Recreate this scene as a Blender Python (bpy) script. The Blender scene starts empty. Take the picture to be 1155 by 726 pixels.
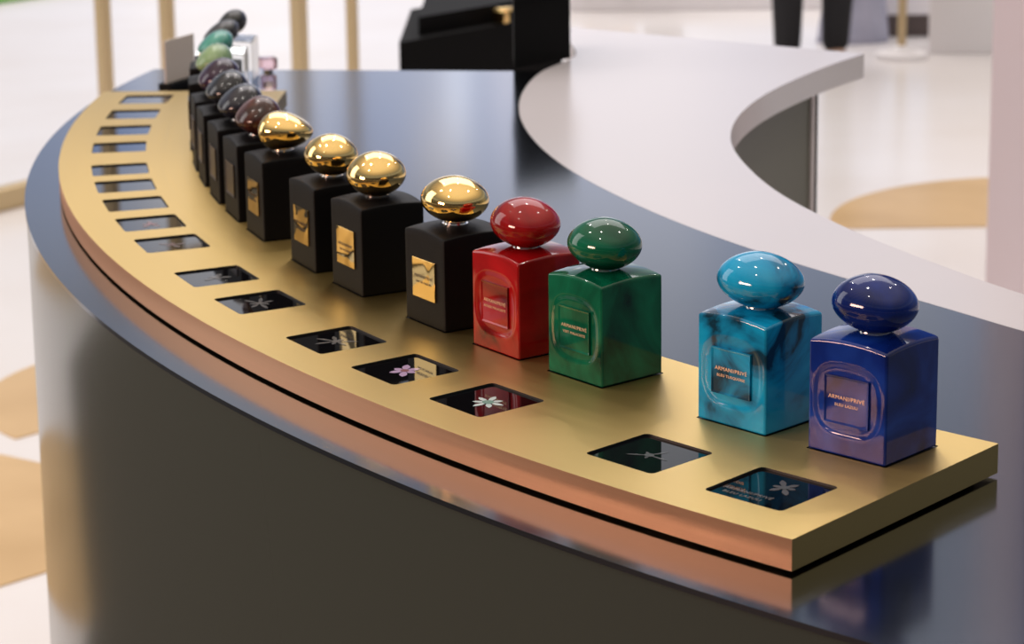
import bpy, bmesh, math, random
from mathutils import Vector, Matrix
random.seed(7)
PI = math.pi
R = math.radians
scn = bpy.context.scene
COL = scn.collection

# ------------------------------------------------------------------ helpers
def link(o, parent=None):
    COL.objects.link(o)
    if parent is not None:
        o.parent = parent
    return o

def obj(name, bm, m, parent=None, smooth=None, label=None):
    me = bpy.data.meshes.new(name)
    bmesh.ops.recalc_face_normals(bm, faces=bm.faces[:])
    bm.to_mesh(me); bm.free()
    if smooth is True:
        for p in me.polygons: p.use_smooth = True
    elif smooth is not None:
        me.shade_smooth() if hasattr(me, 'shade_smooth') else None
        me.set_sharp_from_angle(angle=smooth)
    if m: me.materials.append(m)
    o = bpy.data.objects.new(name, me)
    if label: o['label'] = label
    return link(o, parent)

def tag(o, label, cat, group=None, kind=None):
    o['label'] = label; o['category'] = cat
    if group: o['group'] = group
    if kind: o['kind'] = kind
    return o

def thing(name, label, cat, loc=(0, 0, 0), rz=0.0, group=None):
    o = bpy.data.objects.new(name, None); COL.objects.link(o)
    o.empty_display_size = .02
    o.location = loc; o.rotation_euler = (0, 0, rz)
    return tag(o, label, cat, group)

def struct(o):
    o['kind'] = 'structure'; return o

def add_box(bm, c, s, rot=None):
    m = Matrix.Translation(c)
    if rot is not None: m = m @ rot
    m = m @ Matrix.Diagonal((s[0], s[1], s[2], 1))
    return bmesh.ops.create_cube(bm, size=1, matrix=m)['verts']

def bevel_all(bm, off, seg=2, ang=30):
    es = [e for e in bm.edges if len(e.link_faces) == 2 and e.calc_face_angle(0) > R(ang)]
    bmesh.ops.bevel(bm, geom=es, offset=off, segments=seg, affect='EDGES', profile=.5)

def box(c, s, bev=0, seg=2, rot=None):
    bm = bmesh.new(); add_box(bm, c, s, rot)
    if bev: bevel_all(bm, bev, seg)
    return bm

def add_cyl(bm, c, r1, r2, h, n=24, rot=None):
    m = Matrix.Translation(c)
    if rot is not None: m = m @ rot
    return bmesh.ops.create_cone(bm, cap_ends=True, segments=n, radius1=r1, radius2=r2, depth=h, matrix=m)

def prism(poly, z0, z1):
    bm = bmesh.new()
    a = [bm.verts.new((x, y, z0)) for x, y in poly]
    b = [bm.verts.new((x, y, z1)) for x, y in poly]
    n = len(poly)
    bm.faces.new(a[::-1]); bm.faces.new(b)
    for i in range(n):
        bm.faces.new((a[i], a[(i+1) % n], b[(i+1) % n], b[i]))
    return bm

def band(inner, outer, z0, z1):
    """solid strip between two polylines with the same number of points"""
    bm = bmesh.new()
    n = len(inner)
    I0 = [bm.verts.new((x, y, z0)) for x, y in inner]; I1 = [bm.verts.new((x, y, z1)) for x, y in inner]
    O0 = [bm.verts.new((x, y, z0)) for x, y in outer]; O1 = [bm.verts.new((x, y, z1)) for x, y in outer]
    for i in range(n-1):
        bm.faces.new((I1[i], I1[i+1], O1[i+1], O1[i])); bm.faces.new((I0[i], O0[i], O0[i+1], I0[i+1]))
        bm.faces.new((O0[i], O1[i], O1[i+1], O0[i+1])); bm.faces.new((I0[i], I0[i+1], I1[i+1], I1[i]))
    for i in (0, n-1):
        bm.faces.new((I0[i], I1[i], O1[i], O0[i]))
    return bm

def pol(r, a):
    return (r*math.cos(R(a)), r*math.sin(R(a)))

def arc(r, a0, a1, n=90):
    return [pol(r, a0+(a1-a0)*i/n) for i in range(n+1)]

# ------------------------------------------------------------------ materials
def mat(name, col, rough=.5, metal=0., ior=1.5, coat=0., coat_rough=.03, trans=0., spec=None, aniso=0.):
    m = bpy.data.materials.new(name); m.use_nodes = True
    b = m.node_tree.nodes['Principled BSDF']
    b.inputs['Base Color'].default_value = (*col, 1)
    b.inputs['Roughness'].default_value = rough
    b.inputs['Metallic'].default_value = metal
    b.inputs['IOR'].default_value = ior
    b.inputs['Coat Weight'].default_value = coat
    b.inputs['Coat Roughness'].default_value = coat_rough
    b.inputs['Transmission Weight'].default_value = trans
    b.inputs['Anisotropic'].default_value = aniso
    if spec is not None: b.inputs['Specular IOR Level'].default_value = spec
    return m

def N(m, t, **kw):
    n = m.node_tree.nodes.new(t)
    for k, v in kw.items(): setattr(n, k, v)
    return n

def noise_mix(m, stops, scale=6., detail=4., dist=1.2, bump=0., coord='Object', stretch=(1, 1, 1), rough_amp=0.):
    nt = m.node_tree; L = nt.links; b = nt.nodes['Principled BSDF']
    tc = N(m, 'ShaderNodeTexCoord'); mp = N(m, 'ShaderNodeMapping'); mp.inputs['Scale'].default_value = stretch
    oi = N(m, 'ShaderNodeObjectInfo')
    add = N(m, 'ShaderNodeVectorMath', operation='ADD')
    nz = N(m, 'ShaderNodeTexNoise'); nz.inputs['Scale'].default_value = scale
    nz.inputs['Detail'].default_value = detail; nz.inputs['Distortion'].default_value = dist
    cr = N(m, 'ShaderNodeValToRGB')
    while len(cr.color_ramp.elements) < len(stops): cr.color_ramp.elements.new(.5)
    for e, (p, c) in zip(cr.color_ramp.elements, stops):
        e.position = p; e.color = (*c, 1)
    L.new(tc.outputs[coord], mp.inputs['Vector']); L.new(mp.outputs[0], add.inputs[0])
    L.new(oi.outputs['Random'], add.inputs[1])
    L.new(add.outputs[0], nz.inputs['Vector']); L.new(nz.outputs['Fac'], cr.inputs[0])
    L.new(cr.outputs[0], b.inputs['Base Color'])
    if bump:
        bp = N(m, 'ShaderNodeBump'); bp.inputs['Strength'].default_value = bump; bp.inputs['Distance'].default_value = .001
        L.new(nz.outputs['Fac'], bp.inputs['Height']); L.new(bp.outputs[0], b.inputs['Normal'])
    return m

M = {}
M['tray_gold'] = mat('brushed_gold', (.80, .60, .30), .36, 1., aniso=.55)
def brushed(m, c0, c1, r0, r1):
    nt = m.node_tree; L = nt.links; b = nt.nodes['Principled BSDF']
    tc = N(m, 'ShaderNodeTexCoord'); sep = N(m, 'ShaderNodeSeparateXYZ')
    at = N(m, 'ShaderNodeMath', operation='ARCTAN2')
    ln = N(m, 'ShaderNodeVectorMath', operation='LENGTH')
    cb = N(m, 'ShaderNodeCombineXYZ')
    L.new(tc.outputs['Object'], sep.inputs[0]); L.new(sep.outputs[0], at.inputs[1]); L.new(sep.outputs[1], at.inputs[0])
    L.new(tc.outputs['Object'], ln.inputs[0])
    m1 = N(m, 'ShaderNodeMath', operation='MULTIPLY'); m1.inputs[1].default_value = 6
    m2 = N(m, 'ShaderNodeMath', operation='MULTIPLY'); m2.inputs[1].default_value = 900
    m3 = N(m, 'ShaderNodeMath', operation='MULTIPLY'); m3.inputs[1].default_value = 900
    L.new(at.outputs[0], m1.inputs[0]); L.new(ln.outputs['Value'], m2.inputs[0]); L.new(sep.outputs[2], m3.inputs[0])
    L.new(m1.outputs[0], cb.inputs[0]); L.new(m2.outputs[0], cb.inputs[1]); L.new(m3.outputs[0], cb.inputs[2])
    nz = N(m, 'ShaderNodeTexNoise'); nz.inputs['Scale'].default_value = 1; nz.inputs['Detail'].default_value = 3
    L.new(cb.outputs[0], nz.inputs['Vector'])
    mr = N(m, 'ShaderNodeMapRange'); mr.inputs['To Min'].default_value = r0; mr.inputs['To Max'].default_value = r1
    L.new(nz.outputs['Fac'], mr.inputs[0]); L.new(mr.outputs[0], b.inputs['Roughness'])
    mx = N(m, 'ShaderNodeMix', data_type='RGBA')
    mx.inputs[6].default_value = (*c0, 1); mx.inputs[7].default_value = (*c1, 1)
    L.new(nz.outputs['Fac'], mx.inputs[0]); L.new(mx.outputs[2], b.inputs['Base Color'])
brushed(M['tray_gold'], (.54, .385, .135), (.60, .435, .165), .33, .44)
M['tray_edge'] = mat('copper_gold_edge', (.8, .45, .28), .36, 1., aniso=.55)  # copper tint that also stands in for salmon light on the edge
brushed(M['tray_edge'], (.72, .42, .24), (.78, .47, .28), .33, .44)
M['counter'] = mat('dark_lacquer_top', (.15, .17, .21), .13, 1.)
M['counter_body'] = mat('greige_lacquer', (.036, .046, .040), .17, 0, 1.55)
M['body_groove'] = mat('dark_groove', (.01, .01, .01), .6)
M['white_top'] = mat('white_lacquer', (.64, .60, .63), .22, 0, 1.5)
M['white_edge'] = mat('white_edge', (.62, .55, .55), .4)
M['olive_panel'] = mat('olive_panel', (.13, .125, .095), .45)
M['white_wall'] = mat('white_wall', (.82, .80, .82), .6)
M['pink_wall'] = mat('pinkish_wall', (.66, .56, .60), .5)
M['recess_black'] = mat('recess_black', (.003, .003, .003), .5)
M['glass_black'] = mat('screen_glass', (.003, .003, .004), .03, 0, 1.7)
M['black_leather'] = noise_mix(mat('black_leather', (.012, .012, .014), .5, spec=.14), [(0, (.0015, .0015, .002)), (1, (.0045, .0045, .0055))], 900, 3, 0, .15)
M['gold_mirror'] = mat('polished_gold', (.95, .66, .26), .05, 1.)
M['gold_plate'] = noise_mix(mat('wavy_gold_plate', (.9, .62, .25), .07, 1.), [(0, (.62, .42, .16)), (1, (.70, .48, .20))], 38, 0, .6, 1.)
M['bronze'] = mat('dark_bronze', (.16, .13, .12), .3, 1.)
M['steel'] = mat('polished_steel', (.85, .82, .78), .12, 1.)
M['print_gold'] = mat('gold_print', (.85, .62, .42), .35, .6)
M['print_grey'] = mat('grey_print', (.12, .12, .13), .5)
M['black_stand'] = mat('black_lacquer', (.0018, .0018, .002), .65, spec=.12)
M['post_gold'] = mat('post_brass', (.62, .48, .28), .38, .55)
M['card'] = mat('taupe_card', (.66, .58, .52), .5)
M['clear_glass'] = mat('clear_glass', (.95, .97, .97), .02, 0, 1.25, trans=1.)
M['pink_glass'] = mat('pink_glass', (.95, .72, .80), .03, 0, 1.2, trans=.9)
M['perfume'] = mat('pale_liquid', (.85, .85, .6), .05, 0, 1.36, trans=1.)
M['trousers'] = noise_mix(mat('black_cloth', (.01, .01, .012), .85), [(0, (.008, .008, .01)), (1, (.016, .016, .02))], 60, 3, 0, .2)
M['shirt'] = mat('dark_shirt', (.03, .03, .035), .85)
M['skin'] = mat('skin', (.55, .36, .27), .5)
M['hair'] = mat('dark_hair', (.02, .014, .01), .5)
M['shoe'] = mat('black_shoe', (.01, .01, .01), .3)
M['bag'] = noise_mix(mat('grey_cloth', (.45, .46, .58), .8), [(0, (.30, .31, .42)), (1, (.55, .56, .68))], 7, 3, .5, .3)
M['tan_wood'] = noise_mix(mat('tan_wood', (.6, .42, .26), .5), [(0, (.50, .34, .20)), (1, (.68, .50, .34))], 5, 4, .5, 0, 'Object', (1, 1, 8))
M['green'] = noise_mix(mat('green_pile', (.12, .35, .06), .9), [(0, (.06, .24, .03)), (1, (.22, .50, .12))], 20, 4, 0, .5)
M['brown_dark'] = mat('dark_brown', (.10, .075, .07), .6)  # brown of the stool, also the shade block under the bench

def stone(name, stops, scale, rough=.07, dist=1.5, detail=4, coat=0.):
    m = mat(name, stops[0][1], rough, 0, 1.5, coat=coat)
    return noise_mix(m, stops, scale, detail, dist)
M['lapis'] = stone('lapis_blue', [(.30, (.002, .006, .06)), (.5, (.003, .018, .17)), (.72, (.010, .050, .32))], 15)
M['turquoise'] = stone('turquoise_blue', [(.33, (.003, .03, .06)), (.40, (.004, .15, .31)), (.52, (.004, .27, .52)), (.8, (.012, .35, .62))], 15, .07, 2.2)
M['malachite'] = stone('malachite_green', [(.28, (.001, .014, .010)), (.45, (.001, .060, .030)), (.7, (.003, .14, .070))], 14)
M['red'] = stone('red_stone', [(.28, (.04, .001, .001)), (.45, (.22, .003, .004)), (.75, (.38, .006, .009))], 13)
M['brown'] = stone('brown_glass', [(.3, (.02, .006, .004)), (.55, (.07, .02, .012)), (.8, (.16, .05, .025))], 18, .16)
M['slate'] = stone('slate_stone', [(.3, (.006, .007, .010)), (.6, (.018, .020, .026)), (.8, (.05, .055, .065))], 30, .16)
M['slate_blue'] = stone('blue_slate_stone', [(.3, (.008, .008, .014)), (.6, (.022, .022, .034)), (.8, (.06, .06, .08))], 24, .16)
M['plum'] = stone('plum_stone', [(.3, (.014, .004, .016)), (.6, (.035, .012, .04)), (.8, (.07, .05, .08))], 24, .16)
M['jade'] = stone('pale_jade', [(.3, (.16, .27, .13)), (.6, (.24, .36, .19)), (.8, (.33, .43, .28))], 16, .18)
M['teal'] = stone('teal_stone', [(.3, (.03, .18, .15)), (.6, (.06, .28, .23)), (.8, (.12, .38, .32))], 16, .18)
M['charcoal'] = mat('charcoal_stone', (.025, .027, .032), .35)
M['jet'] = mat('jet_stone', (.008, .009, .010), .35)

# ------------------------------------------------------------------ floor
ZT = 1.05      # tray top
ZC = 1.0263    # counter top
fm = mat('cream_floor', (.80, .76, .74), .24)
def floor_mat():
    nt = fm.node_tree; L = nt.links; b = nt.nodes['Principled BSDF']
    tc = N(fm, 'ShaderNodeTexCoord')
    nz = N(fm, 'ShaderNodeTexNoise'); nz.inputs['Scale'].default_value = 1.3; nz.inputs['Detail'].default_value = 5
    cr = N(fm, 'ShaderNodeValToRGB')
    cr.color_ramp.elements[0].position = .35; cr.color_ramp.elements[0].color = (.77, .735, .725, 1)
    cr.color_ramp.elements[1].position = .7; cr.color_ramp.elements[1].color = (.82, .805, .82, 1)
    L.new(tc.outputs['Object'], nz.inputs['Vector']); L.new(nz.outputs['Fac'], cr.inputs[0]); L.new(cr.outputs[0], b.inputs['Base Color'])
floor_mat()
bm = bmesh.new(); add_box(bm, (1, 4, -.05), (26, 30, .1))
struct(obj('floor', bm, fm))
inlay = mat('tan_inlay', (.62, .40, .20), .3)
noise_mix(inlay, [(.3, (.55, .36, .16)), (.7, (.66, .45, .22))], 3, 4, 0)
def half_disc(cx, cy, r, n, rot=0, squash=1.):
    pts = [(cx+r*math.cos(PI*i/28+rot), cy+r*squash*math.sin(PI*i/28+rot)) for i in range(29)]
    bm = prism(pts, .0005, .003)
    return struct(obj('trim_%d' % n, bm, inlay))
half_disc(.64, 3.62, .62, 1, R(-7))
half_disc(-1.82, 2.40, .43, 2, R(38))
struct(obj('trim_3', prism([(-3.35, .37), (-1.8, 1.56), (-1.95, 1.82), (-2.06, 1.94), (-2.18, 2.03), (-2.35, 2.10), (-2.6, 2.12), (-2.9, 2.0), (-3.2, 1.7), (-3.35, 1.3)], .0005, .003), inlay))
half_disc(-3.3, 3.1, .60, 4, R(38))
half_disc(-.9, 3.4, .60, 5)
half_disc(2.1, 3.4, .62, 6, R(-7))

dark_floor = mat('unseen_dark_floor', (.05, .04, .032), .9)  # dark sheet added out of view to darken the counter front's reflection
struct(obj('trim_7', prism([(-9, -9), (7, -9), (7, -1.5), (.5, -1.2), (-1.4, .2), (-2.12, .55), (-2.7, .95), (-3.3, 2.4), (-9, 3.4)], .0008, .006), dark_floor))

# ------------------------------------------------------------------ dark curved counter
RC = 1.985
# smooth radius tables r(angle) taken from the two edges
FR = [(118, 1.68), (141, 1.53), (146.3, 1.45), (149, 1.415), (151.3, 1.398), (156.1, 1.408), (161.8, 1.404), (168.3, 1.395), (175.5, 1.383), (183.2, 1.371), (189.7, 1.361), (197.8, 1.354), (205.5, 1.351), (208.5, 1.354), (212.1, 1.361), (215.1, 1.371), (230, 1.41), (262, 1.46)]
IR = [(118, .96), (145.6, 1.028), (150.0, 1.041), (156.5, 1.064), (165.9, 1.107), (171.8, 1.134), (178.5, 1.161), (185.7, 1.183), (191.8, 1.203), (198.0, 1.221), (206.2, 1.249), (212.0, 1.275), (225, 1.32), (262, 1.40)]
def interp(T, a):
    # Catmull-Rom on the table
    n = len(T)
    for i in range(n-1):
        if a <= T[i+1][0] or i == n-2:
            x0, y0 = T[i]; x1, y1 = T[i+1]
            m0 = (T[i+1][1]-T[max(i-1, 0)][1])/(T[i+1][0]-T[max(i-1, 0)][0])
            m1 = (T[min(i+2, n-1)][1]-T[i][1])/(T[min(i+2, n-1)][0]-T[i][0])
            h = x1-x0; t = min(max((a-x0)/h, 0), 1)
            return ((2*t**3-3*t*t+1)*y0+(t**3-2*t*t+t)*h*m0+(-2*t**3+3*t*t)*y1+(t**3-t*t)*h*m1)
def curve(T, a0, a1, n=110, off=0.):
    return [pol(interp(T, a0+(a1-a0)*i/n)+off, a0+(a1-a0)*i/n) for i in range(n+1)]

A0, A1 = 156.2, 262.
def oarc(r, a0, a1, n):
    return [(x, y-.031) for x, y in arc(r, a0, a1, n)]
ct = thing('curved_display_counter', 'curved dark glossy counter with a grey-brown lacquer front under the gold tray', 'counter', (0, 0, 0))
bm = band(curve(FR, A0, A1, 140, .0005), oarc(RC, A0+.9, A1, 140), ZC-.004, ZC)
bevel_all(bm, .0012, 2, 50)
obj('counter_top', bm, M['counter'], ct, R(40), 'dark blue-black glossy top')
bm = band(arc(1.47, A0+.6, A1-.6, 140), oarc(RC-.0015, A0+1.5, A1-.6, 140), .05, ZC-.004)
obj('counter_front', bm, M['counter_body'], ct, R(40), 'grey-brown lacquered front')
bm = band(arc(1.52, A0+1, A1-1, 100), oarc(RC-.06, A0+1.9, A1-1, 100), .0, .05)
obj('plinth', bm, M['body_groove'], ct, R(40))

# ------------------------------------------------------------------ white curved counter
wt = thing('white_curved_counter', 'white curved counter top running behind the dark counter, with olive panelled body', 'counter')
bm = band(curve(IR, 144.9, A1, 140), [(x, y) for x, y in curve(FR, 141.0, A1, 140)], ZC-.034, ZC)
bevel_all(bm, .0015, 2, 50)
obj('worktop', bm, M['white_top'], wt, R(40))
bm = band(curve(IR, 149.4, A1-1, 120, .035), curve(IR, 149.4, A1-1, 120, .06), .03, ZC-.034)
obj('inner_panel', bm, M['olive_panel'], wt, R(40), 'olive grey inner panel')
# end gable
def gable(a, r0, r1, t, z0, z1):
    c = pol((r0+r1)/2, a)
    return box((c[0], c[1], (z0+z1)/2), (r1-r0, t, z1-z0), .001, 1, Matrix.Rotation(R(a), 4, 'Z'))
obj('end_panel', gable(149.0, 1.071, 1.40, .020, .0, ZC-.034), M['white_edge'], wt, None, 'pale end panel')
obj('edge_strip', gable(148.45, 1.0695, 1.40, .008, .0, ZC-.034), M['body_groove'], wt, None, 'thin dark strip on the end panel')
bm = band(curve(FR, 150.5, 155.5, 20, -.03), curve(FR, 150.5, 155.5, 20, -.005), .03, ZC-.034)
obj('back_panel', bm, M['white_edge'], wt, R(40))

# ------------------------------------------------------------------ gold tray
TH = .0212
RO, RI = 1.946, 1.6986
E0, E1 = 221.82, 167.14
ANG_S = [168.98, 172.17, 175.42, 178.63, 182.56, 185.3, 188.13, 190.97, 193.85, 198.16, 201.32, 205.63, 208.74, 211.84, 216.85, 219.94]
ANG_B = [168.98, 172.17, 175.42, 178.9, 182.75, 185.37, 188.26, 191.05, 193.92, 198.29, 201.4, 205.74, 208.9, 211.93, 216.87, 219.91]
SR0, SR1, SW = 1.8444, 1.9084, .0603
BC = 1.7913-.0309   # bottle centre radius
BW, BD, BH = .0600, .0617, .0782
def rrect(cx, cy, sx, sy, r, a, n=5):
    """rounded rectangle in ring coordinates, rotated by a"""
    pts = []
    for (qx, qy, s0) in ((1, 1, 0), (-1, 1, 90), (-1, -1, 180), (1, -1, 270)):
        for i in range(n+1):
            t = R(s0+90*i/n)
            x = cx+qx*(sx/2-r)+r*math.cos(t); y = cy+qy*(sy/2-r)+r*math.sin(t)
            pts.append((x*math.cos(a)-y*math.sin(a), x*math.sin(a)+y*math.cos(a)))
    return pts
tray = thing('gold_display_tray', 'long curved brushed gold tray with sixteen square screens, carrying the perfume bottles', 'display tray', (0, 0, 0))
bm = band(arc(RI, E1, E0, 200), arc(RO, E1, E0, 200), ZT-TH, ZT)
bevel_all(bm, .0007, 2, 50)
slab = obj('tray_slab', bm, M['tray_gold'], tray)
cb = bmesh.new()
def add_prism(bm, poly, z0, z1):
    a = [bm.verts.new((x, y, z0)) for x, y in poly]; b = [bm.verts.new((x, y, z1)) for x, y in poly]
    n = len(poly); bm.faces.new(a[::-1]); bm.faces.new(b)
    for i in range(n): bm.faces.new((a[i], a[(i+1) % n], b[(i+1) % n], b[i]))
for a in ANG_S:
    add_prism(cb, rrect((SR0+SR1)/2, 0, SR1-SR0, SW, .004, R(a)), ZT-.004, ZT+.01)
for a in ANG_B:
    add_prism(cb, rrect(BC, 0, BD+.0022, BW+.0022, .0018, R(a)), ZT-.004, ZT+.01)
cut = obj('cutter', cb, None)
md = slab.modifiers.new('b', 'BOOLEAN'); md.operation = 'DIFFERENCE'; md.object = cut; md.solver = 'EXACT'
bpy.context.view_layer.update()
dg = bpy.context.evaluated_depsgraph_get()
me = bpy.data.meshes.new_from_object(slab.evaluated_get(dg))
slab.modifiers.clear(); slab.data = me
me.shade_smooth(); me.set_sharp_from_angle(angle=R(35))
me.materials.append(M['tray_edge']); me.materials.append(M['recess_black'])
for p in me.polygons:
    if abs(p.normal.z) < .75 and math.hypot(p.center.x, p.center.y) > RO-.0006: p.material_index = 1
    elif abs(p.normal.z) < .5 and RI+.003 < math.hypot(p.center.x, p.center.y) < RO-.003 and E1+.3 < math.degrees(math.atan2(p.center.y, p.center.x)) % 360 < E0-.3: p.material_index = 2  # cutout walls coloured black for the shade inside them
bpy.data.objects.remove(cut)
# black foot under the slab
obj('tray_foot', band(arc(RI+.012, E1+.35, E0-.35, 140), arc(RO-.012, E1+.35, E0-.35, 140), ZC, ZT-TH), M['recess_black'], tray, None, 'black recessed foot')

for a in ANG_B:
    pd = obj('gap_shade', prism(rrect(0, 0, BD+.0019, BW+.0019, .0016, 0), -.0036, -.0008), M['recess_black'], tray)  # black sheet added in each cutout to darken the gap round the bottle
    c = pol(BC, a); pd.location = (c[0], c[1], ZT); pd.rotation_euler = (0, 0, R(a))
# screens set in the tray
def text_mesh(s, size, bevel=.0, ext=.0001):
    cu = bpy.data.curves.new('t', 'FONT'); cu.body = s; cu.size = size
    cu.align_x = 'CENTER'; cu.align_y = 'CENTER'; cu.extrude = ext; cu.resolution_u = 4; cu.space_character = 1.12
    o = bpy.data.objects.new('t', cu); COL.objects.link(o)
    bpy.context.view_layer.update()
    d = bpy.context.evaluated_depsgraph_get()
    me = bpy.data.meshes.new_from_object(o.evaluated_get(d))
    bpy.data.objects.remove(o)
    return me
def text_bm(lines, mtx):
    """lines: (string, size, y); mtx maps text space to target space"""
    bm = bmesh.new()
    for s, size, y in lines:
        me = text_mesh(s, size)
        me.transform(mtx @ Matrix.Translation((0, y, 0)))
        bm.from_mesh(me)
    return bm
def petals(n, r, w, z, twist=0., lobes=None):
    bm = bmesh.new()
    for i in range(n):
        a = twist+2*PI*i/n; rr = r*(1 if lobes is None else lobes[i % len(lobes)])
        pts = []
        for (u, v) in ((.12, .25), (.35, .7), (.6, 1.), (.82, .8), (.95, .4), (1.05, 0)):
            pts.append((u*rr, v*w/2))
        full = pts+[(x, -y) for x, y in pts[-2::-1]]
        vs = []
        for j, (x, y) in enumerate(full):
            vs.append(bm.verts.new((x*math.cos(a)-y*math.sin(a), x*math.sin(a)+y*math.cos(a), z+.00004*(i % 3))))
        bm.faces.new(vs)
    return bm
def disc(r, z, n=16):
    bm = bmesh.new(); bmesh.ops.create_circle(bm, cap_ends=True, segments=n, radius=r, matrix=Matrix.Translation((0, 0, z))); return bm
FLOWER = {
 13: dict(n=6, r=.0140, w=.0065, c=(.34, .22, .40), cc=(.16, .02, .03), lobes=(1.1, .7, .9)),
 14: dict(n=7, r=.0132, w=.0048, c=(.42, .54, .54), cc=(.06, .22, .18), lobes=(1, .85, 1.1)),
 15: dict(n=5, r=.014, w=.0025, c=(.010, .014, .014), cc=(.015, .02, .02), lobes=(1.1, .5)),
 16: dict(n=6, r=.011, w=.0045, c=(.05, .045, .05), cc=(.05, .05, .055), lobes=(1.3, .7, 1)),
 12: dict(n=7, r=.018, w=.004, c=(.018, .012, .007), cc=(.05, .04, .03), lobes=(1, .5, .8)),
 11: dict(n=7, r=.018, w=.004, c=(.016, .011, .007), cc=(.05, .04, .03), lobes=(1, .5, .8)),
 10: dict(n=5, r=.014, w=.006, c=(.03, .025, .02), cc=(.05, .04, .03), lobes=(1, .6)),
 9: dict(n=5, r=.014, w=.006, c=(.05, .02, .02), cc=(.08, .02, .02), lobes=(1, .6)),
 8: dict(n=5, r=.014, w=.006, c=(.12, .04, .035), cc=(.2, .04, .04), lobes=(1, .6)),
}
def coated(name, c):
    return mat(name, c, .5, coat=.6)
for k, a in enumerate(ANG_S, 1):
    sc = bpy.data.objects.new('screen', None)
    poly = rrect(0, 0, SR1-SR0-.0006, SW-.0006, .0036, 0)
    sc = obj('screen', prism(poly, -.003, -.0016), M['glass_black'], tray)
    c = pol((SR0+SR1)/2, a); sc.location = (c[0], c[1], ZT); sc.rotation_euler = (0, 0, R(a))
    f = FLOWER.get(k)
    lab = {13: 'black screen showing a mauve flower', 14: 'black screen showing a white star-shaped flower', 16: 'black screen with faint grey lettering and a small bloom'}.get(k)
    if lab: sc['label'] = lab
    if f:
        ox = {16: -.010}.get(k, 0); oy = {16: .003, 14: .002}.get(k, 0)
        fb = petals(f['n'], f['r'], f['w'], 0, .4+k, f['lobes'])
        p = obj('flower_print', fb, coated('petal_print_%d' % k, f['c']), sc); p.location = (ox, oy, -.00145)
        q = obj('flower_centre', disc(.0035 if k != 14 else .0045, 0), coated('centre_print_%d' % k, f['cc']), p); q.location = (0, 0, .0003)
        # only three levels are wanted: thing > screen > print
        q.parent = sc; q.location = (ox, oy, -.00125)
    if k in (16,):
        mtx = Matrix.Rotation(R(90), 4, 'Z')
        tb = text_bm([('ARMANI/PRIVÉ', .0052, .004), ('BLEU LAZULI', .0046, -.003)], mtx)
        t = obj('lettering', tb, M['print_grey'], sc); t.location = (.0175, -.008, -.00145)

# ------------------------------------------------------------------ bottles
def body_bm(cuts, dome, bev, recess=0.):
    bm = bmesh.new()
    n = cuts+2
    bmesh.ops.create_cube(bm, size=1, matrix=Matrix.Translation((0, 0, .5)))
    bmesh.ops.subdivide_edges(bm, edges=bm.edges[:], cuts=cuts, use_grid_fill=True)
    for v in bm.verts:
        v.co.x *= BD; v.co.y *= BW; v.co.z *= BH
    bevel_all(bm, bev, 3, 40)
    for v in bm.verts:
        x, y, z = v.co
        u = 2*x/BD; w = 2*y/BW
        k = max(0, (z/BH-.8)/.2)**1.3
        v.co.z += k*(dome*.55*(1-u*u)+dome*.75*(1-w*w))
        if recess and x > BD/2-.0004 and .002 < z < BH-.002:
            r = (abs(y)**3+abs(z-.0395)**3)**(1/3)
            t = min(max((.0262-r)/.0035, 0), 1); t = t*t*(3-2*t)
            ridge = math.exp(-((r-.0268)/.0014)**2)*.0004
            v.co.x += -recess*t+ridge*.5
    return bm
def plate_bm(framed, s=.0340, t=.0022):
    bm = bmesh.new(); add_box(bm, (0, 0, 0), (t, s, s))
    ft = [f for f in bm.faces if f.normal.x > .9]
    if framed:
        bmesh.ops.inset_region(bm, faces=ft, thickness=.0022, depth=0)
        bmesh.ops.translate(bm, verts=ft[0].verts[:], vec=(-.0008, 0, 0))
    bevel_all(bm, .0003, 2, 30)
    return bm
def pebble_bm(a, b, ct, cbm, skew=0., taper=0., eq=1.0, egg=0., nu=56, nv=34):
    """lens-like pebble: a along y (tangent), b along x (radius), ct/cbm heights above/below the widest line"""
    bm = bmesh.new()
    rows = []
    for j in range(nv+1):
        s = -1+2*j/nv; th = s*PI/2
        rho = math.cos(th)**eq
        rho = max(rho, 1e-5)
        z = (ct if s > 0 else -cbm)*(abs(math.sin(th))**1.06)*(1-.05*rho)
        row = []
        for i in range(nu):
            ph = 2*PI*i/nu
            cx, cy = math.cos(ph), math.sin(ph)
            # super-ellipse outline
            q = 2.25
            rr = (abs(cx)**q+abs(cy)**q)**(-1/q)
            y = a*rho*rr*cy; x = b*rho*rr*cx
            y2 = y*(1+taper*y/a*(.5))+skew*(max(z, 0)/ct)*a*.4
            zz = z*(1-.22*taper*y/a*2)*(1-egg*x/b)
            row.append(bm.verts.new((x, y2, zz)))
        rows.append(row)
    for j in range(nv):
        for i in range(nu):
            k = (i+1) % nu
            bm.faces.new((rows[j][i], rows[j][k], rows[j+1][k], rows[j+1][i]))
    bmesh.ops.remove_doubles(bm, verts=bm.verts, dist=2e-5)
    return bm
TXT = Matrix(((0, 0, 1, 0), (1, 0, 0, 0), (0, 1, 0, 0), (0, 0, 0, 1)))
body_glossy = {}
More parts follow.
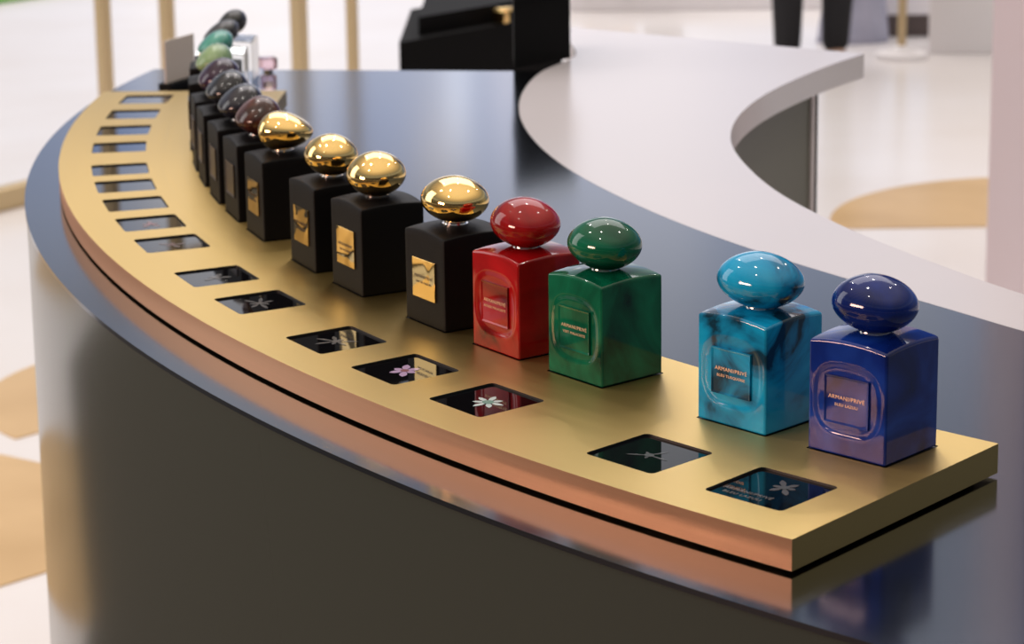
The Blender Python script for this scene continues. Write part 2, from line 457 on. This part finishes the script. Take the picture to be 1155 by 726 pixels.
def bottle(k, label, body_m, cap_m, plate_m, kind, cap):
    a = ANG_B[k-1]; c = pol(BC, a)
    t = thing('perfume_bottle', label, 'perfume bottle', (c[0], c[1], ZT-.0008), R(a), 'perfume bottles on the gold tray')
    glossy = kind == 'stone'
    if kind not in body_glossy:
        o = obj('bottle_body', body_bm(40 if glossy else 12, .0042, .0016 if glossy else .0011, .0007 if glossy else 0), body_m, t, R(50))
        body_glossy[kind] = o.data
    else:
        me = body_glossy[kind]
        o = bpy.data.objects.new('bottle_body', me.copy()); link(o, t)
        o.data.materials.clear(); o.data.materials.append(body_m)
    o.location = (0, 0, .0008)
    # neck collar
    bm = bmesh.new(); add_cyl(bm, (0, 0, 0), .0092, .0092, .007, 32); add_cyl(bm, (0, 0, -.0022), .0108, .0108, .0016, 32)
    nk = obj('neck_collar', bm, M['steel'], t, R(40), 'silvery neck ring'); nk.location = (0, 0, BH+.0010+.0072)
    cp = obj('cap', pebble_bm(*cap['s'], skew=cap.get('skew', 0), taper=cap.get('taper', 0), egg=.28 if kind == 'dark' else .0), cap_m, t, True, cap.get('label'))
    cp.location = (cap.get('dx', 0), cap.get('dy', 0), .1025+.0008+cap.get('dz', 0))
    cp.rotation_euler = (R(cap.get('rx', 0)), R(cap.get('ry', 0)), R(cap.get('rz', 0)))
    pl = obj('label_plate', plate_bm(kind != 'gold'), plate_m, t, None, {'gold': 'polished gold plate'}.get(kind))
    pl.location = (BD/2+(.0001 if glossy else .0004), 0, .0010+.0395)
    lines = cap.get('text')
    if lines:
        tb = text_bm([(lines[0], .0039, .0018), (lines[1], .0028, -.0032)], TXT)
        x = obj('lettering', tb, M['print_gold'] if kind == 'stone' else M['bronze'], pl); x.location = (.00045 if kind != 'gold' else .00115, 0, 0)
    return t
S0 = (.0300, .0240, .0205, .0200)
bottle(16, 'deep lapis blue perfume bottle at the near right end of the row', M['lapis'], M['lapis'], M['lapis'], 'stone', dict(s=(.0290, .0232, .0205, .0205), text=('ARMANI/PRIVÉ', 'BLEU LAZULI')))
bottle(15, 'bright turquoise blue marbled perfume bottle beside the lapis one', M['turquoise'], M['turquoise'], M['turquoise'], 'stone', dict(s=(.0318, .0246, .0205, .0205), text=('ARMANI/PRIVÉ', 'BLEU TURQUOISE')))
bottle(14, 'dark green malachite perfume bottle between red and turquoise bottles', M['malachite'], M['malachite'], M['malachite'], 'stone', dict(s=(.0296, .0246, .0205, .0205), skew=.1, text=('ARMANI/PRIVÉ', 'VERT MALACHITE')))
bottle(13, 'glossy red perfume bottle with red pebble cap', M['red'], M['red'], M['red'], 'stone', dict(s=(.0290, .0252, .0205, .0205), skew=-.1, text=('ARMANI/PRIVÉ', 'ROUGE MALACHITE')))
gl = ('ARMANI/PRIVÉ', 'EAU DE PARFUM')
bottle(12, 'black bottle with wide polished gold cap, standing next to the red bottle', M['black_leather'], M['gold_mirror'], M['gold_plate'], 'gold', dict(s=(.0300, .0262, .0200, .0200), dz=.002, text=gl, label='polished gold pebble cap'))
bottle(11, 'black gold-capped bottle, second of the gold-capped ones from the red bottle', M['black_leather'], M['gold_mirror'], M['gold_plate'], 'gold', dict(s=(.0270, .0255, .0205, .0200), ry=4, text=gl, label='polished gold pebble cap'))
bottle(10, 'black gold-capped bottle, third of the gold-capped ones from the red bottle', M['black_leather'], M['gold_mirror'], M['gold_plate'], 'gold', dict(s=(.0262, .0242, .0205, .0195), ry=-4, rx=4, text=gl, label='polished gold pebble cap'))
bottle(9, 'black bottle whose gold cap tapers to the right, in front of the brown-capped one', M['black_leather'], M['gold_mirror'], M['gold_plate'], 'gold', dict(s=(.0262, .0260, .0195, .0195), ry=-9, taper=.35, rz=50, label='polished gold pebble cap', text=gl))
far = dict(kind='dark')
bottle(8, 'black bottle with a translucent brown glass cap', M['black_leather'], M['brown'], M['bronze'], 'dark', dict(s=(.0290, .0232, .0185, .0220), ry=13, label='brown glassy cap'))
bottle(7, 'black bottle with near-black slate cap just behind the brown-capped one', M['black_leather'], M['slate_blue'], M['bronze'], 'dark', dict(s=(.0290, .0240, .0165, .0215), ry=16, label='slate cap'))
bottle(6, 'black bottle with grey slate cap, between the plum-capped and blue-black capped ones', M['black_leather'], M['slate'], M['bronze'], 'dark', dict(s=(.0290, .0236, .0170, .0220), ry=16, label='grey slate cap'))
bottle(5, 'black bottle with dark plum stone cap, in front of the pale green one', M['black_leather'], M['plum'], M['bronze'], 'dark', dict(s=(.0290, .0242, .0180, .0235), ry=16, label='plum stone cap'))
bottle(4, 'black bottle with pale jade green cap', M['black_leather'], M['jade'], M['bronze'], 'dark', dict(s=(.0290, .0222, .0160, .0200), ry=17, label='pale jade green cap'))
bottle(3, 'black bottle with teal stone cap behind the pale green cap', M['black_leather'], M['teal'], M['bronze'], 'dark', dict(s=(.0280, .0228, .0130, .0160), ry=20, dz=.002, label='teal stone cap'))
bottle(2, 'clear glass bottle with matt charcoal cap behind the teal-capped one', M['clear_glass'], M['charcoal'], M['bronze'], 'dark', dict(s=(.0280, .0236, .0125, .0150), ry=21, label='charcoal cap'))
bottle(1, 'clear glass bottle with jet black cap at the far end of the row', M['clear_glass'], M['jet'], M['bronze'], 'dark', dict(s=(.0270, .0222, .0150, .0150), ry=30, dz=-.004, label='jet black cap'))

# ------------------------------------------------------------------ things on the far end of the dark counter
cd = thing('sign_card', 'small taupe card standing in a black holder past the far end of the gold tray', 'sign card', (-1.795, .580, ZC), R(56))
obj('card', box((0.004, 0, .036), (.076, .0022, .068), .0004, 1), M['card'], cd)
obj('card_holder', box((0.004, 0, .005), (.082, .022, .010), .001, 1), M['black_stand'], cd)
def tester(x, y, h, w, d, label, glass, capm, rz, capped=True):
    t = thing('glass_bottle', label, 'glass bottle', (x, y, ZC), rz)
    bm = box((0, 0, h/2), (w, d, h), .003, 3)
    inner = box((0, 0, h/2+.002), (w-.008, d-.008, h-.012), .003, 2)
    me = bpy.data.meshes.new('i'); inner.to_mesh(me); inner.free(); me.flip_normals(); 
    bmt = bmesh.new(); bmt.from_mesh(me)
    o = obj('bottle_glass', bm, glass, t, R(30))
    nb = bmesh.new(); add_cyl(nb, (0, 0, h+.004), .007, .007, .008, 20)
    obj('neck', nb, M['steel'], t, R(40))
    obj('perfume', box((0, 0, h*.33), (w-.009, d-.009, h*.5), .002, 2), M['perfume'], t)
    obj('stopper', box((0, 0, h+.016), (.022, .022, .017), .003, 2), capm, t)
    bmt.free()
    return t
tester(-1.672, .520, .022, .020, .016, 'small pink glass bottle on the counter beyond the gold tray, right of the clear bottles', M['pink_glass'], M['pink_glass'], R(20))

# ------------------------------------------------------------------ black display stand on the counter end
st = thing('black_display_stand', 'black display column standing on the far end of the counter', 'display stand', (-1.322, .602, ZC), R(36))
def hexa(bot, top, z0, z1, bev=.002):
    bm = bmesh.new()
    a = [bm.verts.new((x, y, z0)) for x, y in bot]; b = [bm.verts.new((x, y, z1)) for x, y in top]
    bm.faces.new(a[::-1]); bm.faces.new(b)
    for i in range(4): bm.faces.new((a[i], a[(i+1) % 4], b[(i+1) % 4], b[i]))
    bevel_all(bm, bev, 2); return bm
obj('column', hexa([(0, 0), (.112, 0), (.18, .08), (.078, .08)], [(0, 0), (.112, 0), (.18, .08), (.078, .08)], 0, .16), M['black_stand'], st)
obj('top_shelf', hexa([(-.008, -.008), (.126, -.008), (.185, .08), (.075, .08)], [(-.008, -.008), (.126, -.008), (.185, .08), (.075, .08)], .096, .116), M['black_stand'], st)
obj('cap_board', hexa([(-.006, -.006), (.120, -.006), (.183, .08), (.077, .08)], [(-.006, -.006), (.120, -.006), (.183, .08), (.077, .08)], .16, .178), M['black_stand'], st)

# stepped black cabinet behind the counter end
cab = thing('black_stepped_cabinet', 'low stepped black cabinet standing behind the far end of the counter', 'cabinet', (-1.267, 2.612, 0), R(37))
sd = (.38, .36)
obj('cabinet_body', hexa([(0, 0), (.53, 0), (.53+sd[0]*.6, sd[1]), sd], [(0, 0), (.53, 0), (.53+sd[0]*.6, sd[1]), sd], 0, .75, .006), M['black_stand'], cab)
q0 = (.10, .04)
obj('upper_step', hexa([q0, (.50, .04), (.50+sd[0]*.5, .04+sd[1]*.8), (q0[0]+sd[0]*.8, .04+sd[1]*.8)], [q0, (.50, .04), (.50+sd[0]*.5, .04+sd[1]*.8), (q0[0]+sd[0]*.8, .04+sd[1]*.8)], .75, .792, .005), M['black_stand'], cab)
hb = bmesh.new()
add_box(hb, (.335, .01, .768), (.018, .04, .030)); add_box(hb, (.348, .01, .783), (.042, .03, .009)); bevel_all(hb, .003, 3)
obj('handle', hb, M['gold_mirror'], cab, R(40), 'gold handle')

# ------------------------------------------------------------------ brass posts of the partition
pt = thing('brass_partition', 'low brass rail with tall thin brass posts at the back left', 'partition', (-2.31, 4.40, 0), R(45))
obj('bottom_rail', box((.9, 0, .035), (2.9, .05, .07), .004, 1), M['post_gold'], pt)
import_s = [(.335, .040), (.54, .040), (1.0, .046), (1.2, .034)]
for s, w in import_s:
    obj('post', box((s*math.sqrt(2), 0, 1.2), (w, w, 2.4), .005, 2), M['post_gold'], pt)
obj('top_rail', box((.9, 0, 2.42), (2.9, .05, .06), .004, 1), M['post_gold'], pt)

# green mat, top left
gm = tag(obj('green_mat', box((0, 0, .012), (2.6, 1.6, .024), .008, 2), M['green']), 'green mat lying on the white floor at the far top left', 'mat')
gm.location = (-3.35, 9.55, 0); gm.rotation_euler = (0, 0, R(40))

# ------------------------------------------------------------------ far right
pil = obj('wall_back', box((0, 0, 1.2), (.62, .20, 2.4), .004, 1), M['white_wall'])
struct(pil); pil.location = (1.50, 6.42, 0); pil.rotation_euler = (0, 0, R(-20))
rp = obj('wall_right', box((.55, 2.45, 1.5), (1.0, .30, 3.0), .006, 2), M['pink_wall']); struct(rp)

struct(obj('trim_8', box((.55, 2.292, 2.10), (.98, .012, 1.5), .003, 1), mat('blue_panel', (.05, .12, .42), .35)))
# white bench with its under-shade built as a dark block
bn = thing('white_bench', 'low white bench with its under-shade as a dark block in the far background', 'bench', (1.29, 6.97, 0), R(-15))
obj('bench_top', box((0, 0, .14), (.26, .3, .10), .01, 2), M['white_wall'], bn)
obj('bench_shade', box((0, 0, .045), (.23, .26, .09), .004, 1), M['brown_dark'], bn)
# gold stanchion
sp = thing('gold_stanchion', 'thin tan metal stanchion with round base beside the grey bag', 'stanchion', (1.05, 6.36, 0))
bm = bmesh.new(); add_cyl(bm, (0, 0, .50), .016, .016, 1.0, 20); obj('pole', bm, M['post_gold'], sp, R(40))
bm = bmesh.new(); add_cyl(bm, (0, 0, .01), .10, .095, .02, 40); add_cyl(bm, (0, 0, .035), .06, .018, .03, 30); obj('base', bm, M['white_wall'], sp, R(40))
bm = bmesh.new(); bmesh.ops.create_uvsphere(bm, u_segments=20, v_segments=12, radius=.028, matrix=Matrix.Translation((0, 0, 1.02))); obj('finial', bm, M['post_gold'], sp, True)
# grey bag
bg = thing('cloth_bag', 'blue-grey soft cloth bag standing on the floor beside the person in black', 'bag', (1.0, 6.80, 0))
bm = bmesh.new()
nu, nv = 40, 16
rows = []
for j in range(nv+1):
    t = j/nv; z = .36*t
    k = 1.12-.42*t
    rows.append([bm.verts.new(((.125*k+.008*math.sin(7*2*PI*i/nu+3*t))*math.cos(2*PI*i/nu), (.085*k+.008*math.sin(5*2*PI*i/nu+5*t))*math.sin(2*PI*i/nu), z)) for i in range(nu)])
for j in range(nv):
    for i in range(nu): bm.faces.new((rows[j][i], rows[j][(i+1) % nu], rows[j+1][(i+1) % nu], rows[j+1][i]))
bm.faces.new(rows[0][::-1]); bm.faces.new(rows[-1])
obj('bag_body', bm, M['bag'], bg, True)
for sy in (-.04, .04):
    bm = bmesh.new()
    pts = [Vector((.07*math.cos(PI*i/12), sy, .35+.13*math.sin(PI*i/12))) for i in range(13)]
    for p0, p1 in zip(pts, pts[1:]):
        d = p1-p0
        add_cyl(bm, (p0+p1)/2, .006, .006, d.length*1.15, 8, d.to_track_quat('Z', 'Y').to_matrix().to_4x4())
    obj('bag_handle', bm, M['bag'], bg, True)

# tan wooden stools, far
def stool(x, y, label, m, w=.20):
    t = thing('wooden_stool', label, 'stool', (x, y, 0), R(-16), 'stools in the far background')
    obj('seat', box((0, 0, .44), (w, .24, .04), .008, 2), m, t)
    for sx in (-1, 1):
        obj('side_panel', box((sx*(w/2-.02), 0, .21), (.04, .22, .42), .004, 1), m, t)
    obj('back_panel', box((0, .08, .21), (w-.08, .03, .42), .002, 1), m, t)
stool(.27, 8.02, 'tan wooden block stool in the far background, left of the darker one', M['tan_wood'], .22)
stool(.50, 7.97, 'dark brown block stool in the far background, right of the tan one', M['brown_dark'], .16)
# far white display block
fb = tag(obj('white_plinth', box((0, 0, .04), (1.5, .5, .08), .006, 2), M['white_wall']), 'low white platform behind the white counter in the background', 'platform')
fb.location = (.75, 8.05, 0); fb.rotation_euler = (0, 0, R(-16))
for o in list(COL.objects):
    if o.name.startswith('wooden_stool'): o.location.z = .08

# ------------------------------------------------------------------ person in black (only the lower legs are in frame)
ps = thing('person', 'person in black trousers standing in the background, seen from the shins down', 'person', (.66, 6.18, 0), R(-176))
def skin_mesh(name, pts, edges, m, parent, lvl=2):
    me = bpy.data.meshes.new(name)
    me.from_pydata([q[0] for q in pts], edges, [])
    o = bpy.data.objects.new(name, me); link(o, parent)
    sk = o.modifiers.new('s', 'SKIN'); sk.use_smooth_shade = True
    for i, q in enumerate(pts):
        r = q[1]; r = r if isinstance(r, tuple) else (r, r)
        me.skin_vertices[0].data[i].radius = r
        me.skin_vertices[0].data[i].use_root = (i == 0)
    sb = o.modifiers.new('u', 'SUBSURF'); sb.levels = lvl; sb.render_levels = lvl
    bpy.context.view_layer.update()
    d = bpy.context.evaluated_depsgraph_get()
    nm = bpy.data.meshes.new_from_object(o.evaluated_get(d)); o.modifiers.clear(); o.data = nm
    nm.materials.clear(); nm.materials.append(m)
    for p in nm.polygons: p.use_smooth = True
    return o
P = [((0, 0, .95), (.15, .11)), ((0, 0, 1.10), (.13, .10)), ((0, -.01, 1.28), (.16, .11)), ((0, 0, 1.42), (.13, .09)), ((0, 0, 1.50), .055), ((0, .01, 1.56), .07), ((0, .015, 1.64), (.078, .092)), ((0, .01, 1.71), (.06, .075)),
     ((.10, 0, .86), .088), ((.10, .02, .50), .062), ((.095, 0, .30), .055), ((.09, -.01, .10), .040), ((.09, 0, .06), .036), ((.09, .10, .03), (.034, .026)),
     ((-.10, 0, .86), .088), ((-.10, .02, .50), .062), ((-.095, 0, .30), .055), ((-.09, -.01, .10), .040), ((-.09, 0, .06), .036), ((-.09, .10, .03), (.034, .026)),
     ((.19, 0, 1.40), .052), ((.25, -.01, 1.14), .040), ((.26, .06, .92), .030), ((.26, .09, .86), (.018, .032)),
     ((-.19, 0, 1.40), .052), ((-.25, -.01, 1.14), .040), ((-.26, .06, .92), .030), ((-.26, .09, .86), (.018, .032))]
Ed = [(0, 1), (1, 2), (2, 3), (3, 4), (4, 5), (5, 6), (6, 7), (0, 8), (8, 9), (9, 10), (10, 11), (11, 12), (12, 13), (0, 14), (14, 15), (15, 16), (16, 17), (17, 18), (18, 19),
      (3, 20), (20, 21), (21, 22), (22, 23), (3, 24), (24, 25), (25, 26), (26, 27)]
# fingers and thumbs
for s, h in ((1, 23), (-1, 27)):
    for j, (dy, L_) in enumerate(((-.022, .055), (-.008, .066), (.007, .062), (.021, .050))):
        i0 = len(P)
        P.append(((s*.26, .095+dy, .825), .0085)); P.append(((s*.258, .103+dy, .825-L_*.55), .008)); P.append(((s*.250, .112+dy, .825-L_), .0068))
        Ed += [(h, i0), (i0, i0+1), (i0+1, i0+2)]
    i0 = len(P)
    P.append(((s*.25, .128, .855), .010)); P.append(((s*.246, .146, .822), .008)); Ed += [(h, i0), (i0, i0+1)]
body = skin_mesh('body', P, Ed, M['skin'], ps)
PT = [((0, 0, .96), (.158, .118)), ((0, 0, 1.04), (.142, .11)), ((.10, 0, .84), .097), ((.10, .02, .50), .071), ((.095, 0, .30), .062), ((.09, -.008, .055), .050), ((-.10, 0, .84), .097), ((-.10, .02, .50), .071), ((-.095, 0, .30), .062), ((-.09, -.008, .055), .050)]
skin_mesh('trousers', PT, [(0, 1), (0, 2), (2, 3), (3, 4), (4, 5), (0, 6), (6, 7), (7, 8), (8, 9)], M['trousers'], ps)
PS = [((0, -.005, 1.30), (.175, .125)), ((0, 0, 1.12), (.148, .118)), ((0, 0, .93), (.172, .132)), ((0, 0, 1.43), (.13, .10)), ((.195, 0, 1.40), .062), ((.255, -.01, 1.13), .050), ((.262, .05, .95), .040), ((-.195, 0, 1.40), .062), ((-.255, -.01, 1.13), .050), ((-.262, .05, .95), .040)]
skin_mesh('shirt', PS, [(0, 1), (1, 2), (0, 3), (3, 4), (4, 5), (5, 6), (3, 7), (7, 8), (8, 9)], M['shirt'], ps)
for s in (-1, 1):
    skin_mesh('shoe', [((s*.09, -.035, .040), (.040, .040)), ((s*.09, .05, .036), (.043, .036)), ((s*.09, .15, .028), (.038, .026))], [(0, 1), (1, 2)], M['shoe'], ps)
hb = bmesh.new(); bmesh.ops.create_uvsphere(hb, u_segments=28, v_segments=18, radius=1)
for v in hb.verts:
    v.co = Vector((v.co.x*.088, v.co.y*.10-.012, v.co.z*.105+1.668))
bmesh.ops.delete(hb, geom=[v for v in hb.verts if v.co.z < 1.60 or (v.co.y > .045 and v.co.z < 1.70)], context='VERTS')
ho = obj('hair', hb, M['hair'], ps, True)
for s in (-1, 1):
    eb = bmesh.new(); bmesh.ops.create_uvsphere(eb, u_segments=12, v_segments=8, radius=.011, matrix=Matrix.Translation((s*.03, .092, 1.65))); obj('eye', eb, M['hair'], ps, True)

# ------------------------------------------------------------------ light
w = bpy.data.worlds.new('hall'); scn.world = w; w.use_nodes = True
nt = w.node_tree; nt.nodes.clear(); L = nt.links
out = nt.nodes.new('ShaderNodeOutputWorld'); bgd = nt.nodes.new('ShaderNodeBackground')
tc = nt.nodes.new('ShaderNodeTexCoord'); sep = nt.nodes.new('ShaderNodeSeparateXYZ')
L.new(tc.outputs['Generated'], sep.inputs[0])
def math_n(op, a, b=None, c=None):
    n = nt.nodes.new('ShaderNodeMath'); n.operation = op
    for i, v in enumerate((a, b, c)):
        if v is None: continue
        if hasattr(v, 'links'): L.new(v, n.inputs[i])
        else: n.inputs[i].default_value = v
    return n.outputs[0]
def ramp(fac, stops, interp_='LINEAR'):
    n = nt.nodes.new('ShaderNodeValToRGB'); n.color_ramp.interpolation = interp_
    while len(n.color_ramp.elements) < len(stops): n.color_ramp.elements.new(.5)
    for e, (p, c) in zip(n.color_ramp.elements, stops): e.position = p; e.color = (*c, 1)
    L.new(fac, n.inputs[0]); return n.outputs[0]
def mix(f, a, b, mode='MIX'):
    n = nt.nodes.new('ShaderNodeMix'); n.data_type = 'RGBA'; n.blend_type = mode
    for i, v in ((0, f), (6, a), (7, b)):
        if hasattr(v, 'links'): L.new(v, n.inputs[i])
        elif i == 0: n.inputs[0].default_value = v
        else: n.inputs[i].default_value = (*v, 1)
    return n.outputs[2]
X, Y, Z = sep.outputs
az = math_n('ARCTAN2', X, Y)                     # 0 = +y, positive to +x, radians
azn = math_n('MULTIPLY_ADD', az, 1/(2*PI), .5)   # 0..1, .5 = +y
# hall: bright ahead (+y), dim behind
halls = ramp(azn, [(0, (.030, .026, .024)), (.20, (.07, .06, .05)), (.38, (.11, .10, .08)), (.45, (.34, .34, .35)), (.49, (.70, .72, .80)), (.505, (1.15, 1.15, 1.25)), (.535, (1.15, 1.15, 1.25)), (.553, (.75, .78, .90)), (.556, (.22, .38, .90)), (.66, (.14, .20, .36)), (.72, (.24, .23, .20)), (.80, (.05, .05, .05)), (1, (.030, .026, .024))])
ceil = ramp(Z, [(0, (.62, .60, .62)), (.15, (.56, .56, .60)), (.24, (.50, .52, .56)), (.28, (.41, .43, .47)), (.40, (.25, .26, .27)), (.6, (.55, .47, .38)), (.8, (1.0, .86, .68)), (1, (1.1, .96, .80))])
up = ramp(Z, [(.0, (0, 0, 0)), (.20, (.12, .12, .12)), (.27, (.75, .75, .75)), (.5, (1, 1, 1))])
sky = mix(up, halls, ceil)
bays = math_n('MULTIPLY_ADD', math_n('SINE', math_n('MULTIPLY', az, 41.)), .5, .5)
nbay = ramp(bays, [(.25, (.80, .84, .92)), (.6, (1.06, 1.05, 1.04))])
sky2 = mix(1., sky, nbay, 'MULTIPLY')
zb = math_n('DIVIDE', math_n('SUBTRACT', Z, .192), .012)
zb = math_n('DIVIDE', 1., math_n('ADD', 1., math_n('MULTIPLY', math_n('MULTIPLY', zb, zb), math_n('MULTIPLY', zb, zb))))
sky2 = mix(zb, sky2, mix(1., sky2, (.62, .74, .98), 'MULTIPLY'))
# bright patches painted into the world to give glints in the counter top
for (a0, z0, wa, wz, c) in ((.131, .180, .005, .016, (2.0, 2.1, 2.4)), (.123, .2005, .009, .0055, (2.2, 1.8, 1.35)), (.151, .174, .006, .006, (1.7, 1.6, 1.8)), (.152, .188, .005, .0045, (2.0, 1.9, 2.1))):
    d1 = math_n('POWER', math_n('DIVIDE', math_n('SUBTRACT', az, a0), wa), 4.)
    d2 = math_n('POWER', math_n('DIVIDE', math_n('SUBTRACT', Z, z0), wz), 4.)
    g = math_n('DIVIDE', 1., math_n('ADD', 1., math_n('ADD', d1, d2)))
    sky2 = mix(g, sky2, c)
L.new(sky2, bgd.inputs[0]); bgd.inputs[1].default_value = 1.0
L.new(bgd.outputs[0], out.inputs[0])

def area(name, loc, rot, size, power, col=(1, 1, 1), sy=None, shape=None):
    l = bpy.data.lights.new(name, 'AREA'); l.energy = power; l.size = size; l.color = col
    if sy: l.shape = 'RECTANGLE'; l.size_y = sy
    if shape: l.shape = shape
    o = bpy.data.objects.new(name, l); COL.objects.link(o); o.location = loc; o.rotation_euler = rot
    return o
# ceiling downlights (small discs, show as dots on the caps)
for i, (x, y) in enumerate([(-3.2, .2), (-2.2, -.6), (-3.0, -1.6), (-1.2, .6), (-.4, -.6), (-2.4, 1.4), (.6, .8), (-1.0, 2.2)]):
    area('ceiling_downlight', (x, y, 3.3), (0, 0, 0), .07, 4, (1, .93, .86), shape='DISK')
area('hall_light', (0, 9.0, 9.0), (0, 0, 0), 10, 690, (1, .955, .99), 10)
area('left_fill_light', (-6.5, 2.5, 2.6), (0, R(-75), 0), 4, 75, (1, .97, .95), 2.4)  # added fill out of view, brightens the left-facing sides
area('salmon_fill_light', (-4.6, -1.75, 1.45), (0, R(-90), 0), .5, 78, (1, .60, .46), 1.2)  # added lamp out of view, throws salmon light on the tray edge

# ------------------------------------------------------------------ camera
cam = bpy.data.cameras.new('camera'); co = bpy.data.objects.new('camera', cam); COL.objects.link(co)
cR = Vector((0.99754277, 0.04387145, -0.0546234)); cU = Vector((0.0444076, 0.2070967, 0.97731209)); cF = Vector((-0.05418842, 0.97733631, -0.20463959))
m = Matrix(((cR.x, cU.x, -cF.x, -1.8370376), (cR.y, cU.y, -cF.y, -2.7015705), (cR.z, cU.z, -cF.z, 1.5983726), (0, 0, 0, 1)))
co.matrix_world = m
cam.sensor_width = 36; cam.lens = 2650.41*36/1155
cam.shift_x = 548.72/1155; cam.shift_y = -167.67/1155
cam.clip_start = .05; cam.clip_end = 100
cam.dof.use_dof = True; cam.dof.focus_distance = 1.74; cam.dof.aperture_fstop = 12.0
scn.camera = co
scn.view_settings.view_transform = 'Standard'; scn.view_settings.look = 'None'
scn.view_settings.gamma = 1; scn.view_settings.exposure = 0.0
scn.view_settings.use_curve_mapping = False
